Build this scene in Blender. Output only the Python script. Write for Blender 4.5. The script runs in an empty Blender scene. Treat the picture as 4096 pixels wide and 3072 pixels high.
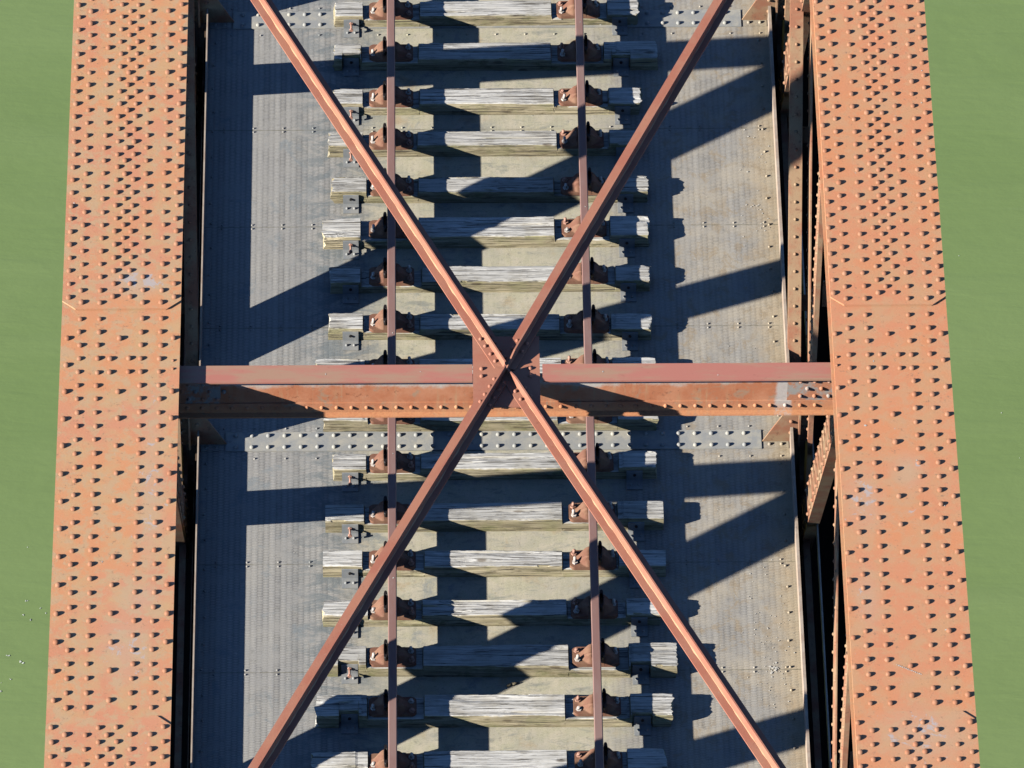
import bpy, math, random
from mathutils import Vector, Matrix, noise
random.seed(7)
C = bpy.context.scene.collection
PI = math.pi
PAN_ = 5.137

# ------------------------------------------------------------------ mesh helper
class MB:
    def __init__(s):
        s.v = []; s.f = []; s.sm = []; s.mi = []; s.cur = 0
    def face(s, idx, smooth=False):
        s.f.append(idx); s.sm.append(smooth); s.mi.append(s.cur)
    def box(s, x0, x1, y0, y1, z0, z1):
        return s.obox(Vector((x0, y0, z0)), Vector((x1-x0, 0, 0)), Vector((0, y1-y0, 0)), Vector((0, 0, z1-z0)))
    def obox(s, o, a, b, c):
        if a.cross(b).dot(c) < 0:
            a, b = b, a
        n = len(s.v)
        s.v += [tuple(p) for p in (o, o+a, o+a+b, o+b, o+c, o+a+c, o+a+b+c, o+b+c)]
        for q in ((0, 3, 2, 1), (4, 5, 6, 7), (0, 1, 5, 4), (1, 2, 6, 5), (2, 3, 7, 6), (3, 0, 4, 7)):
            s.face([n+i for i in q])
        return s
    def prism(s, poly, vec):
        """poly: list of 3-D points (planar), extruded along vec"""
        n = len(s.v); k = len(poly); vec = Vector(vec)
        P = [Vector(p) for p in poly]
        nrm = Vector((0, 0, 0))
        for i in range(k):
            nrm += P[i].cross(P[(i+1) % k])
        if nrm.dot(vec) < 0:
            P.reverse()
        s.v += [tuple(p) for p in P] + [tuple(p+vec) for p in P]
        s.face([n+i for i in reversed(range(k))]); s.face([n+k+i for i in range(k)])
        for i in range(k):
            j = (i+1) % k
            s.face([n+i, n+j, n+k+j, n+k+i])
        return s
    def dome(s, c, nrm=(0, 0, 1), r=.019, h=.02, seg=10, rings=3):
        c = Vector(c); nrm = Vector(nrm).normalized()
        t = nrm.orthogonal().normalized(); b = nrm.cross(t)
        n = len(s.v)
        for i in range(rings):
            a = (i/rings)*PI/2
            rr = r*math.cos(a)**.8; hh = h*math.sin(a)
            for k in range(seg):
                w = 2*PI*k/seg
                s.v.append(tuple(c+t*(rr*math.cos(w))+b*(rr*math.sin(w))+nrm*hh))
        s.v.append(tuple(c+nrm*h))
        for i in range(rings-1):
            for k in range(seg):
                k2 = (k+1) % seg
                s.face([n+i*seg+k, n+i*seg+k2, n+(i+1)*seg+k2, n+(i+1)*seg+k], True)
        top = n+rings*seg
        for k in range(seg):
            s.face([n+(rings-1)*seg+k, n+(rings-1)*seg+(k+1) % seg, top], True)
        return s
    def cyl(s, a, b, r, seg=10, r2=None):
        a = Vector(a); b = Vector(b); d = (b-a).normalized(); r2 = r if r2 is None else r2
        t = d.orthogonal().normalized(); u = d.cross(t); n = len(s.v)
        for p, rr in ((a, r), (b, r2)):
            for k in range(seg):
                w = 2*PI*k/seg
                s.v.append(tuple(p+t*(rr*math.cos(w))+u*(rr*math.sin(w))))
        for k in range(seg):
            k2 = (k+1) % seg
            s.face([n+k, n+k2, n+seg+k2, n+seg+k], seg > 6)
        s.face([n+k for k in reversed(range(seg))]); s.face([n+seg+k for k in range(seg)])
        return s
    def build(s, name, mat, parent=None, loc=(0, 0, 0), rz=0):
        me = bpy.data.meshes.new(name)
        me.from_pydata(s.v, [], s.f)
        me.polygons.foreach_set('use_smooth', s.sm)
        me.materials.append(mat)
        if any(s.mi):
            me.materials.append(M['rivet']); me.polygons.foreach_set('material_index', s.mi)
        me.update()
        o = bpy.data.objects.new(name, me); C.objects.link(o)
        o.location = loc; o.rotation_euler = (0, 0, rz)
        if parent: o.parent = parent
        return o

def tag(o, label=None, cat=None, group=None, kind=None):
    if label: o['label'] = label
    if cat: o['category'] = cat
    if group: o['group'] = group
    if kind: o['kind'] = kind
    return o
def empty(name, loc=(0, 0, 0), rz=0):
    o = bpy.data.objects.new(name, None); C.objects.link(o)
    o.location = loc; o.rotation_euler = (0, 0, rz); o.empty_display_size = .2
    return o
def copy_tree(o, parent=None):
    c = o.copy(); C.objects.link(c)
    if parent: c.parent = parent
    for ch in list(o.children): copy_tree(ch, c)
    return c

# ------------------------------------------------------------------ material helper
class NT:
    def __init__(s, name):
        s.m = bpy.data.materials.new(name); s.m.use_nodes = True
        s.t = s.m.node_tree; s.t.nodes.clear()
        s.out = s.n('ShaderNodeOutputMaterial'); s.b = s.n('ShaderNodeBsdfPrincipled')
        s.t.links.new(s.b.outputs[0], s.out.inputs[0])
        s.tc = s.n('ShaderNodeTexCoord')
    def n(s, t, **k):
        nd = s.t.nodes.new(t)
        for a, v in k.items(): setattr(nd, a, v)
        return nd
    def l(s, a, b): s.t.links.new(a, b)
    def setin(s, sock, v):
        if hasattr(v, 'is_output'): s.l(v, sock)
        else: sock.default_value = v
    def coords(s, scale=(1, 1, 1), rand=False, which='Object'):
        src = s.tc.outputs[which]
        if rand:
            oi = s.n('ShaderNodeObjectInfo')
            add = s.n('ShaderNodeVectorMath', operation='ADD')
            mul = s.n('ShaderNodeVectorMath', operation='SCALE')
            mul.inputs[0].default_value = (13.1, 7.7, 3.3)
            s.l(oi.outputs['Random'], mul.inputs['Scale'])
            s.l(src, add.inputs[0]); s.l(mul.outputs[0], add.inputs[1]); src = add.outputs[0]
        mp = s.n('ShaderNodeMapping'); mp.inputs['Scale'].default_value = scale
        s.l(src, mp.inputs[0]); return mp.outputs[0]
    def noise(s, vec, scale, detail=4, rough=.55, dist=0):
        nd = s.n('ShaderNodeTexNoise'); s.l(vec, nd.inputs['Vector'])
        nd.inputs['Scale'].default_value = scale; nd.inputs['Detail'].default_value = detail
        nd.inputs['Roughness'].default_value = rough; nd.inputs['Distortion'].default_value = dist
        return nd.outputs['Fac']
    def ramp(s, fac, a, b, lo=0., hi=1.):
        nd = s.n('ShaderNodeMapRange'); nd.interpolation_type = 'SMOOTHSTEP'
        s.l(fac, nd.inputs[0]); nd.inputs[1].default_value = a; nd.inputs[2].default_value = b
        nd.inputs[3].default_value = lo; nd.inputs[4].default_value = hi
        return nd.outputs[0]
    def math(s, op, a, b=0., c=None):
        nd = s.n('ShaderNodeMath', operation=op)
        s.setin(nd.inputs[0], a); s.setin(nd.inputs[1], b)
        if c is not None: s.setin(nd.inputs[2], c)
        return nd.outputs[0]
    def mix(s, fac, a, b, mode='MIX'):
        nd = s.n('ShaderNodeMix', data_type='RGBA', blend_type=mode)
        s.setin(nd.inputs[0], fac)
        for i, v in ((6, a), (7, b)):
            if hasattr(v, 'is_output'): s.l(v, nd.inputs[i])
            else: nd.inputs[i].default_value = (*v, 1)
        return nd.outputs[2]
    def sep(s, vec):
        nd = s.n('ShaderNodeSeparateXYZ'); s.l(vec, nd.inputs[0]); return nd.outputs
    def bump(s, h, strength=.3, dist=.01, prev=None):
        nd = s.n('ShaderNodeBump'); s.l(h, nd.inputs['Height'])
        nd.inputs['Strength'].default_value = strength; nd.inputs['Distance'].default_value = dist
        if prev: s.l(prev, nd.inputs['Normal'])
        return nd.outputs[0]
    def done(s, col, rough=.7, nrm=None, spec=.3, metal=0):
        s.setin(s.b.inputs['Base Color'], (*col, 1) if not hasattr(col, 'is_output') else col)
        s.setin(s.b.inputs['Roughness'], rough)
        s.b.inputs['Specular IOR Level'].default_value = spec
        s.b.inputs['Metallic'].default_value = metal
        if nrm: s.l(nrm, s.b.inputs['Normal'])
        return s.m

def mat_chord():
    t = NT('faded_red_oxide'); p = t.coords()
    big = t.noise(p, 1.5, 3, .5); mid = t.noise(p, 5, 5, .6, .3); fine = t.noise(p, 60, 5, .7); grain = t.noise(p, 260, 2, .7)
    col = t.mix(t.ramp(big, .38, .62), (.53, .232, .106), (.505, .218, .122))
    col = t.mix(t.ramp(mid, .42, .66, 0, .95), col, (.46, .285, .142))           # tan, worn
    pk = t.noise(t.coords((1, .5, 1)), 3.1, 5, .6)
    col = t.mix(t.ramp(pk, .54, .68, 0, .8), col, (.50, .195, .108))
    wv = t.noise(p, 9, 6, .7, .3)
    col = t.mix(t.ramp(wv, .48, .60, 0, .85), col, (.43, .292, .165))
    X = t.sep(t.tc.outputs['Object'])[0]
    col = t.mix(t.ramp(X, 0, 1, 0, .5), col, t.mix(t.ramp(mid, .4, .68), (.535, .200, .088), (.48, .222, .112)))
    def spot(cx, cy, rx, ry):
        vm = t.n('ShaderNodeMapping', vector_type='TEXTURE'); vm.inputs['Location'].default_value = (cx, cy, 0); vm.inputs['Scale'].default_value = (rx, ry, 1e4)
        t.l(t.tc.outputs['Object'], vm.inputs[0])
        ln = t.n('ShaderNodeVectorMath', operation='LENGTH'); t.l(vm.outputs[0], ln.inputs[0])
        return t.ramp(ln.outputs['Value'], 1.0, .0)
    sp = spot(-2.72, .88, .30, .22)
    for a in ((-2.56, -1.2, .16, 1.5), (-2.70, -2.75, .3, .5), (2.95, -3.6, .55, .45), (2.62, -1.35, .22, .5), (2.95, -1.05, .2, .3), (2.6, -2.3, .15, .5), (-2.62, -2.25, .25, .3)):
        sp = t.math('MAXIMUM', sp, t.math('MULTIPLY', spot(*a), .62))
    pal = t.math('ADD', t.noise(p, 7.5, 8, .72, .6), t.math('SUBTRACT', t.math('MULTIPLY', sp, .24), .105))
    col = t.mix(t.math('MULTIPLY', sp, .9), col, t.mix(mid, (.40, .31, .23), (.44, .30, .18)))
    col = t.mix(t.ramp(pal, .57, .61, 0, .85), col, (.37, .35, .345))         # grey-lilac peeled patches
    rs = t.noise(p, 24, 7, .75)
    col = t.mix(t.ramp(rs, .58, .68, 0, .75), col, (.20, .13, .085))
    col = t.mix(t.ramp(fine, .58, .78, 0, .55), col, (.25, .14, .085))
    col = t.mix(t.ramp(fine, .42, .28, 0, .40), col, (.62, .36, .24))
    col = t.mix(t.ramp(grain, .3, .7, 0, .18), col, (.66, .38, .22))
    n = t.bump(fine, .25, .004); n = t.bump(grain, .25, .002, n)
    return t.done(col, .75, n, .25)
def mat_rivet():
    t = NT('worn_toned_rivet_paint'); p = t.coords(); a = t.noise(p, 7, 5, .65); f = t.noise(p, 45, 4, .7)  # worn red, also darkened so sunlit domes do not outshine the plate
    col = t.mix(t.ramp(a, .35, .65), (.30, .125, .065), (.33, .165, .095))
    col = t.mix(t.ramp(f, .5, .75, 0, .7), col, (.20, .10, .065))
    return t.done(col, .7, t.bump(f, .3, .003), .25)
def mat_brace():
    t = NT('brown_red_oxide'); p = t.coords()
    mid = t.noise(p, 4, 5, .6); fine = t.noise(p, 70, 4, .7)
    col = t.mix(t.ramp(mid, .4, .68), (.355, .132, .085), (.36, .162, .108))
    col = t.mix(t.ramp(fine, .58, .82, 0, .45), col, (.50, .27, .19))
    col = t.mix(t.ramp(t.noise(p, 1.7, 4, .6), .42, .62, 0, .6), col, (.40, .185, .115))
    st = t.noise(p, 11, 6, .7)
    col = t.mix(t.ramp(st, .62, .75, 0, .5), col, (.22, .09, .06))
    fl = t.noise(p, 26, 6, .75); col = t.mix(t.ramp(fl, .60, .70, 0, .6), col, (.20, .085, .055))
    ch = t.noise(p, 15, 7, .78, .4); col = t.mix(t.ramp(ch, .645, .69, 0, .7), col, (.42, .33, .27))
    return t.done(col, .68, t.bump(fine, .25, .004), .28)
def mat_dust():
    t = NT('rust_dust'); p = t.coords(); f = t.noise(p, 40, 5, .7)
    return t.done(t.mix(f, (.55, .27, .15), (.50, .34, .20)), .9, t.bump(f, .6, .01), .1)
def mat_strut_flange():
    t = NT('dull_pink_paint'); p = t.coords((.6, 3, 3))
    mid = t.noise(p, 3, 5, .6); fine = t.noise(t.coords(), 90, 3, .7)
    col = t.mix(t.ramp(mid, .40, .60), (.395, .155, .115), (.35, .205, .135))
    fl = t.noise(t.coords((1, 2, 2)), 14, 7, .75); col = t.mix(t.ramp(fl, .60, .70, 0, .5), col, (.24, .10, .07))
    col = t.mix(t.ramp(fine, .6, .85, 0, .4), col, (.50, .30, .25))
    return t.done(col, .65, t.bump(fine, .12, .002), .3)
def mat_strut_web():
    t = NT('streaked_rust'); p = t.coords(); xyz = t.sep(t.tc.outputs['Object'])
    mid = t.noise(p, 3.5, 6, .65); fine = t.noise(p, 55, 5, .7)
    col = t.mix(t.ramp(mid, .4, .66), (.44, .165, .082), (.52, .235, .13))
    drip = t.noise(t.coords((9, 1, 1.1)), 2.2, 5, .6)
    col = t.mix(t.ramp(drip, .52, .72, 0, .7), col, (.46, .28, .155))
    pt = t.noise(p, 6.5, 8, .72, .5); col = t.mix(t.ramp(pt, .54, .64, 0, .7), col, (.33, .25, .17))
    pt2 = t.noise(t.coords((1, 1, 1)), 15, 7, .75); col = t.mix(t.ramp(pt2, .58, .68, 0, .7), col, (.22, .085, .045))
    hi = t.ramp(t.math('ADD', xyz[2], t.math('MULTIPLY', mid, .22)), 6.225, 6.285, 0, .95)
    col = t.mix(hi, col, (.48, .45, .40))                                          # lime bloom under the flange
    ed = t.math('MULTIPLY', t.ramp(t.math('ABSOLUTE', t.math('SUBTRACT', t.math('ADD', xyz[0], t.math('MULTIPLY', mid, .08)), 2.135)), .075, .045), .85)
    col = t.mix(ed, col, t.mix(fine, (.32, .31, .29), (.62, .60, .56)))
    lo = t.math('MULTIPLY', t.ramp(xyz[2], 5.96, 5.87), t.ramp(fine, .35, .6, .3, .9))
    col = t.mix(lo, col, (.58, .265, .125))  # lower band brightened in colour to replace lost bounce light
    col = t.mix(t.ramp(fine, .6, .8, 0, .5), col, (.26, .11, .06))
    return t.done(col, .78, t.bump(fine, .3, .004), .22)
def mat_peeled():
    t = NT('peeled_grey_paint'); p = t.coords()
    a = t.noise(p, 9, 6, .65); f = t.noise(p, 70, 4, .7)
    col = t.mix(t.ramp(a, .42, .55), (.30, .285, .26), (.42, .18, .10))
    col = t.mix(t.ramp(f, .55, .8, 0, .6), col, (.60, .57, .52))
    return t.done(col, .8, t.bump(f, .3, .003), .2)
def mat_truss():
    t = NT('old_truss_paint'); p = t.coords()
    a = t.noise(p, 4, 6, .65); f = t.noise(p, 60, 4, .7)
    col = t.mix(t.ramp(a, .38, .62), (.31, .135, .078), (.33, .22, .13))
    g = t.noise(t.coords((1, 1.5, 1)), 17, 7, .75, .3); col = t.mix(t.ramp(g, .55, .66, 0, .75), col, (.15, .08, .05))
    col = t.mix(t.ramp(f, .55, .8, 0, .6), col, (.16, .09, .06))
    return t.done(col, .75, t.bump(f, .3, .004), .25)
def mat_under():
    t = NT('dark_underside'); p = t.coords(); a = t.noise(p, 5, 6, .65)
    return t.done(t.mix(a, (.06, .04, .03), (.13, .09, .06)), .85, None, .15)
def mat_deck():
    t = NT('chequer_plate'); P = t.tc.outputs['Object']; x, y, z = t.sep(P)
    u = t.math('DIVIDE', x, .049); v = t.math('DIVIDE', y, .0178)
    col_i = t.math('FLOOR', u)
    ph = t.math('MULTIPLY', t.math('PINGPONG', col_i, 1.), .5)
    w = t.math('SINE', t.math('MULTIPLY', t.math('ADD', v, ph), 2*PI))
    e = t.math('SINE', t.math('MULTIPLY', t.math('FRACT', u), PI))
    wn = t.n('ShaderNodeTexWhiteNoise', noise_dimensions='1D'); t.l(col_i, wn.inputs['W']); colr = wn.outputs['Value']
    we = t.math('MULTIPLY', w, t.math('POWER', e, .7))
    lob = t.math('ADD', t.math('MULTIPLY', t.ramp(we, -.42, .32), .42), t.math('ADD', t.math('MULTIPLY', e, .26), t.math('SUBTRACT', t.math('MULTIPLY', colr, .26), .03)))
    wear = t.noise(P, 2.2, 6, .65); wear2 = t.noise(P, 7, 6, .65); fine = t.noise(P, 90, 4, .7)
    ax = t.math('ABSOLUTE', t.math('ADD', x, t.math('MULTIPLY', t.math('SUBTRACT', wear2, .5), .9)))
    mid = t.ramp(ax, 1.35, .75)                                                   # silt lies between the rails
    brk = t.ramp(t.noise(P, 4.5, 7, .7, .5), .36, .60, .25, 1.)
    amt = t.math('MULTIPLY', brk, t.math('SUBTRACT', 1., t.math('MULTIPLY', mid, .65)))
    pat = t.math('ADD', t.math('MULTIPLY', t.math('SUBTRACT', lob, .55), amt), .55)
    base = t.mix(t.ramp(wear, .4, .65), (.285, .280, .265), (.365, .348, .305))
    base = t.mix(pat, t.mix(.80, base, (.045, .045, .048)), t.mix(.70, base, (.50, .485, .445)))
    silt = t.mix(t.ramp(wear2, .38, .64), (.42, .395, .275), (.48, .435, .325))
    base = t.mix(t.math('MULTIPLY', mid, t.ramp(wear, .3, .6, .55, .9)), base, silt)
    rp = t.math('MULTIPLY', mid, t.ramp(t.noise(P, 3.2, 5, .6, .4), .55, .72, 0, .7))
    base = t.mix(rp, base, (.37, .28, .165))
    blue = t.ramp(t.noise(P, 2.8, 9, .72, .6), .545, .66, 0, .75)
    lf = t.ramp(x, .35, -.3)
    base = t.mix(t.math('MULTIPLY', blue, t.math('ADD', .25, t.math('MULTIPLY', lf, .65))), base, (.19, .215, .225))
    sx = t.math('MULTIPLY', t.ramp(t.math('ABSOLUTE', t.math('ADD', x, 1.28)), .55, .1), t.ramp(t.noise(t.coords((2.2, 5, 1)), 1.6, 8, .72, .8), .42, .60))
    base = t.mix(t.math('MULTIPLY', sx, .85), base, (.150, .172, .178))
    ys = t.math('MULTIPLY', mid, t.ramp(t.noise(t.coords((1.2, 3.5, 1)), 3.3, 8, .72, .6), .52, .66, 0, .7))
    base = t.mix(ys, base, (.215, .225, .20))
    sg = t.noise(P, 38, 5, .8); base = t.mix(t.math('MULTIPLY', mid, t.ramp(sg, .56, .68, 0, .55)), base, (.20, .165, .105))
    edge = t.math('MULTIPLY', t.ramp(t.math('ADD', x, t.math('MULTIPLY', wear2, .3)), 2.35, 2.66), .8)
    base = t.mix(edge, base, t.mix(wear2, (.38, .34, .245), (.41, .27, .135)))
    rt = t.math('MULTIPLY', t.ramp(x, .9, 1.9), t.ramp(wear, .35, .7, .1, .55))
    base = t.mix(rt, base, (.45, .38, .27))
    br = t.noise(t.coords((1.3, 1, 1)), 5.5, 8, .74, .5); base = t.mix(t.math('MULTIPLY', t.ramp(x, .8, 1.7), t.ramp(br, .50, .63, 0, .65)), base, (.29, .225, .145))
    br2 = t.noise(P, 8.5, 8, .76, .6); base = t.mix(t.ramp(br2, .56, .68, 0, .55), base, (.17, .165, .15))
    base = t.mix(t.ramp(fine, .55, .72, 0, .6), base, (.10, .10, .10))
    base = t.mix(t.ramp(fine, .42, .30, 0, .35), base, (.55, .53, .47))
    spk = t.noise(P, 34, 6, .75); base = t.mix(t.ramp(spk, .60, .70, 0, .55), base, (.13, .13, .125))
    yy = t.math('FRACT', t.math('DIVIDE', y, PAN_))
    for q in (1.358, 2.573, 3.767):
        ln = t.math('MULTIPLY', t.ramp(t.math('ABSOLUTE', t.math('SUBTRACT', yy, q/PAN_)), .0011, .0004), t.ramp(wear2, .35, .6, .2, .9))
        base = t.mix(ln, base, (.13, .12, .08))
    gr = t.noise(P, 16, 7, .75, .4); base = t.mix(t.ramp(gr, .57, .70, 0, .5), base, (.155, .150, .135))
    gl = t.noise(P, 21, 6, .72); base = t.mix(t.ramp(gl, .60, .72, 0, .5), base, (.50, .48, .41))
    n = t.bump(pat, .6, .005); n = t.bump(fine, .2, .003, n)
    return t.done(base, .72, n, .3)
def mat_grey(name='grey_steel', a=(.27, .275, .265), b=(.36, .345, .295)):
    t = NT(name); p = t.coords(); m = t.noise(p, 6, 7, .68, .4); f = t.noise(p, 80, 4, .7)
    col = t.mix(t.ramp(m, .4, .62), a, b)
    col = t.mix(t.ramp(f, .55, .8, 0, .5), col, (.09, .095, .10))
    r = t.noise(p, 4.4, 4, .6)
    col = t.mix(t.ramp(r, .66, .72, 0, .6), col, (.12, .09, .09))
    return t.done(col, .65, t.bump(f, .2, .003), .3)
def mat_wood():
    t = NT('weathered_timber')
    p = t.coords((1, 1, 1), True)
    g1 = t.noise(t.coords((1.3, 60, 60), True), 1.3, 6, .62, .35)
    g2 = t.noise(t.coords((2.6, 110, 110), True), 1.2, 4, .6, .2)
    g3 = t.noise(t.coords((.8, 40, 40), True), 2.2, 7, .6, .9)
    bl = t.noise(p, 4.5, 5, .6)
    geo = t.n('ShaderNodeNewGeometry'); nz = t.sep(geo.outputs['True Normal'])[2]
    top = t.ramp(nz, .45, .8)
    oi = t.n('ShaderNodeObjectInfo').outputs['Random']
    gt = t.mix(t.ramp(g1, .3, .68), (.36, .352, .328), (.66, .65, .61))
    gt = t.mix(t.ramp(bl, .45, .7, 0, .6), gt, (.33, .305, .25))
    gt = t.mix(t.ramp(t.noise(t.coords((.8, 3, 3), True), 7, 6, .7, .5), .56, .68, 0, .7), gt, (.20, .19, .17))
    sd = t.mix(t.ramp(g1, .32, .66), (.29, .245, .145), (.56, .49, .335))
    sd = t.mix(t.ramp(bl, .46, .66, 0, .6), sd, (.34, .33, .17))                  # lichen on the sides
    sd = t.mix(t.ramp(t.noise(t.coords((.5, 1.4, 1.4), True), 9, 6, .7), .52, .70, 0, .7), sd, (.13, .10, .06))
    col = t.mix(top, sd, gt)
    col = t.mix(t.ramp(oi, 0, 1, 0, .34), col, t.mix(top, (.2, .17, .1), (.25, .24, .21)))
    st2 = t.noise(t.coords((.45, 9, 9), True), 2.0, 6, .65, .7)
    col = t.mix(t.math('MULTIPLY', top, t.ramp(st2, .52, .68, 0, .6)), col, (.25, .235, .205))
    moss = t.noise(t.coords((1.2, 3, 3), True), 3.0, 7, .7, .4)
    col = t.mix(t.math('MULTIPLY', t.ramp(nz, .95, .4), t.ramp(moss, .54, .66, 0, .65)), col, (.16, .165, .075))
    crack = t.math('MAXIMUM', t.ramp(g3, .425, .365, 0, .95), t.ramp(g2, .40, .32, 0, .7))
    col = t.mix(crack, col, (.085, .075, .062))
    vor = t.n('ShaderNodeTexVoronoi'); t.l(t.coords((2.0, 5, 5), True), vor.inputs['Vector']); vor.inputs['Scale'].default_value = 1.1
    knot = t.math('MULTIPLY', t.ramp(vor.outputs['Distance'], .13, .06), t.ramp(g1, .35, .55, .3, 1))
    col = t.mix(t.math('MULTIPLY', knot, .75), col, (.10, .075, .05))
    h = t.math('SUBTRACT', t.math('MULTIPLY', g1, .6), t.math('MULTIPLY', crack, .8))
    n = t.bump(h, .8, .008); n = t.bump(g2, .35, .003, n)
    return t.done(col, .88, n, .12)
def mat_rail():
    t = NT('rail_steel'); p = t.coords((3, .7, 3)); m = t.noise(p, 3, 5, .6); f = t.noise(t.coords(), 120, 3, .7)
    col = t.mix(t.ramp(m, .38, .66), (.215, .120, .102), (.235, .150, .13))
    col = t.mix(t.ramp(f, .55, .8, 0, .5), col, (.20, .12, .10))
    return t.done(col, .6, t.bump(f, .15, .002), .35)
def mat_chair():
    t = NT('rusty_cast_iron'); p = t.coords((1, 1, 1), True); m = t.noise(p, 9, 6, .65); f = t.noise(p, 90, 4, .7)
    col = t.mix(t.ramp(m, .38, .64), (.185, .085, .056), (.225, .125, .078))
    col = t.mix(t.ramp(f, .56, .8, 0, .55), col, (.15, .08, .055))
    return t.done(col, .75, t.bump(f, .35, .004), .25)
def mat_flat(name, col, rough=.6, spec=.3):
    t = NT(name); f = t.noise(t.coords((1, 1, 1), True), 50, 4, .7)
    return t.done(t.mix(f, tuple(c*.7 for c in col), tuple(min(1, c*1.25) for c in col)), rough, None, spec)
def mat_water():
    t = NT('green_river_water'); P = t.tc.outputs['Object']
    a = t.noise(t.coords((.35, 1, 1)), .9, 4, .5, .6); b = t.noise(t.coords((.25, .8, 1)), .12, 3, .5, .4)
    c = t.noise(t.coords((.5, 2.2, 1)), 2.8, 4, .55, .5)
    sk = t.noise(t.coords((.22, 2.4, 1)), 1.1, 5, .6, 1.2)
    col = t.mix(t.ramp(b, .3, .7), (.150, .216, .074), (.172, .238, .088))
    col = t.mix(t.ramp(a, .35, .7, 0, .5), col, (.178, .244, .092))
    col = t.mix(t.ramp(sk, .64, .74, 0, .06), col, (.25, .32, .18))
    n = t.bump(a, .22, .11); n = t.bump(c, .22, .025, n); n = t.bump(t.noise(t.coords((.8, 1.4, 1)), 6, 3, .6), .25, .012, n)
    return t.done(col, .32, n, .28)

M = dict(chord=mat_chord(), rivet=mat_rivet(), brace=mat_brace(), dust=mat_dust(), flange=mat_strut_flange(), web=mat_strut_web(), peeled=mat_peeled(),
         truss=mat_truss(), under=mat_under(), deck=mat_deck(), strip=mat_grey('grey_cover_strip'),
         bracket=mat_grey('grey_bracket', (.21, .225, .235), (.28, .28, .265)),
         wood=mat_wood(), rail=mat_rail(), chair=mat_chair(), key=mat_flat('black_spring_steel', (.014, .012, .012), .5),
         bolt=mat_flat('pale_bolt', (.52, .46, .41), .5), pinkbolt=mat_flat('rusty_bolt', (.42, .23, .17), .6),
         angle=mat_grey('edge_angle_paint', (.33, .25, .19), (.40, .33, .26)), water=mat_water(),
         chip=mat_flat('shell_chips', (.50, .48, .43), .7), foam=mat_flat('foam', (.50, .53, .45), .8), twig=mat_flat('twig', (.20, .17, .11), .9))

# ------------------------------------------------------------------ the setting: river
w = MB(); w.box(-600, 600, -500, 900, -14, -8)
tag(w.build('water', M['water']), kind='structure')

# ------------------------------------------------------------------ the bridge: one riveted thing
B = empty('truss_bridge', (0, 5.137, 0))
tag(B, 'rust red riveted steel truss bridge with grey chequer plate deck over green water', 'bridge')
B_OFF = Vector((0, 5.137, 0))
def part(name, mb, mat, parent=B, smoothlabel=None):
    o = mb.build(name, mat, None)
    o.parent = parent
    if parent is B: o.matrix_parent_inverse = Matrix.Translation(-B_OFF)
    if smoothlabel: o['label'] = smoothlabel
    return o
CL, CR = -2.818, 2.877            # centre lines of the two trusses
HW = .4415
PAN = 5.137
Y0, Y1 = -9.0, 15.0
ZB, ZT, = 6.353, 6.367
rr = random.Random(3)

def riv(mb, x, y, z, r=.0235, h=.0215):
    k = 1+rr.uniform(-.09, .07)
    mb.cur = 1
    mb.dome((x+rr.uniform(-.005, .005), y+rr.uniform(-.004, .004), z-.001), (rr.uniform(-.08, .08), rr.uniform(-.08, .08), 1), r*k, h*k*rr.uniform(.9, 1.06), 12, 4)
    mb.cur = 0

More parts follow.
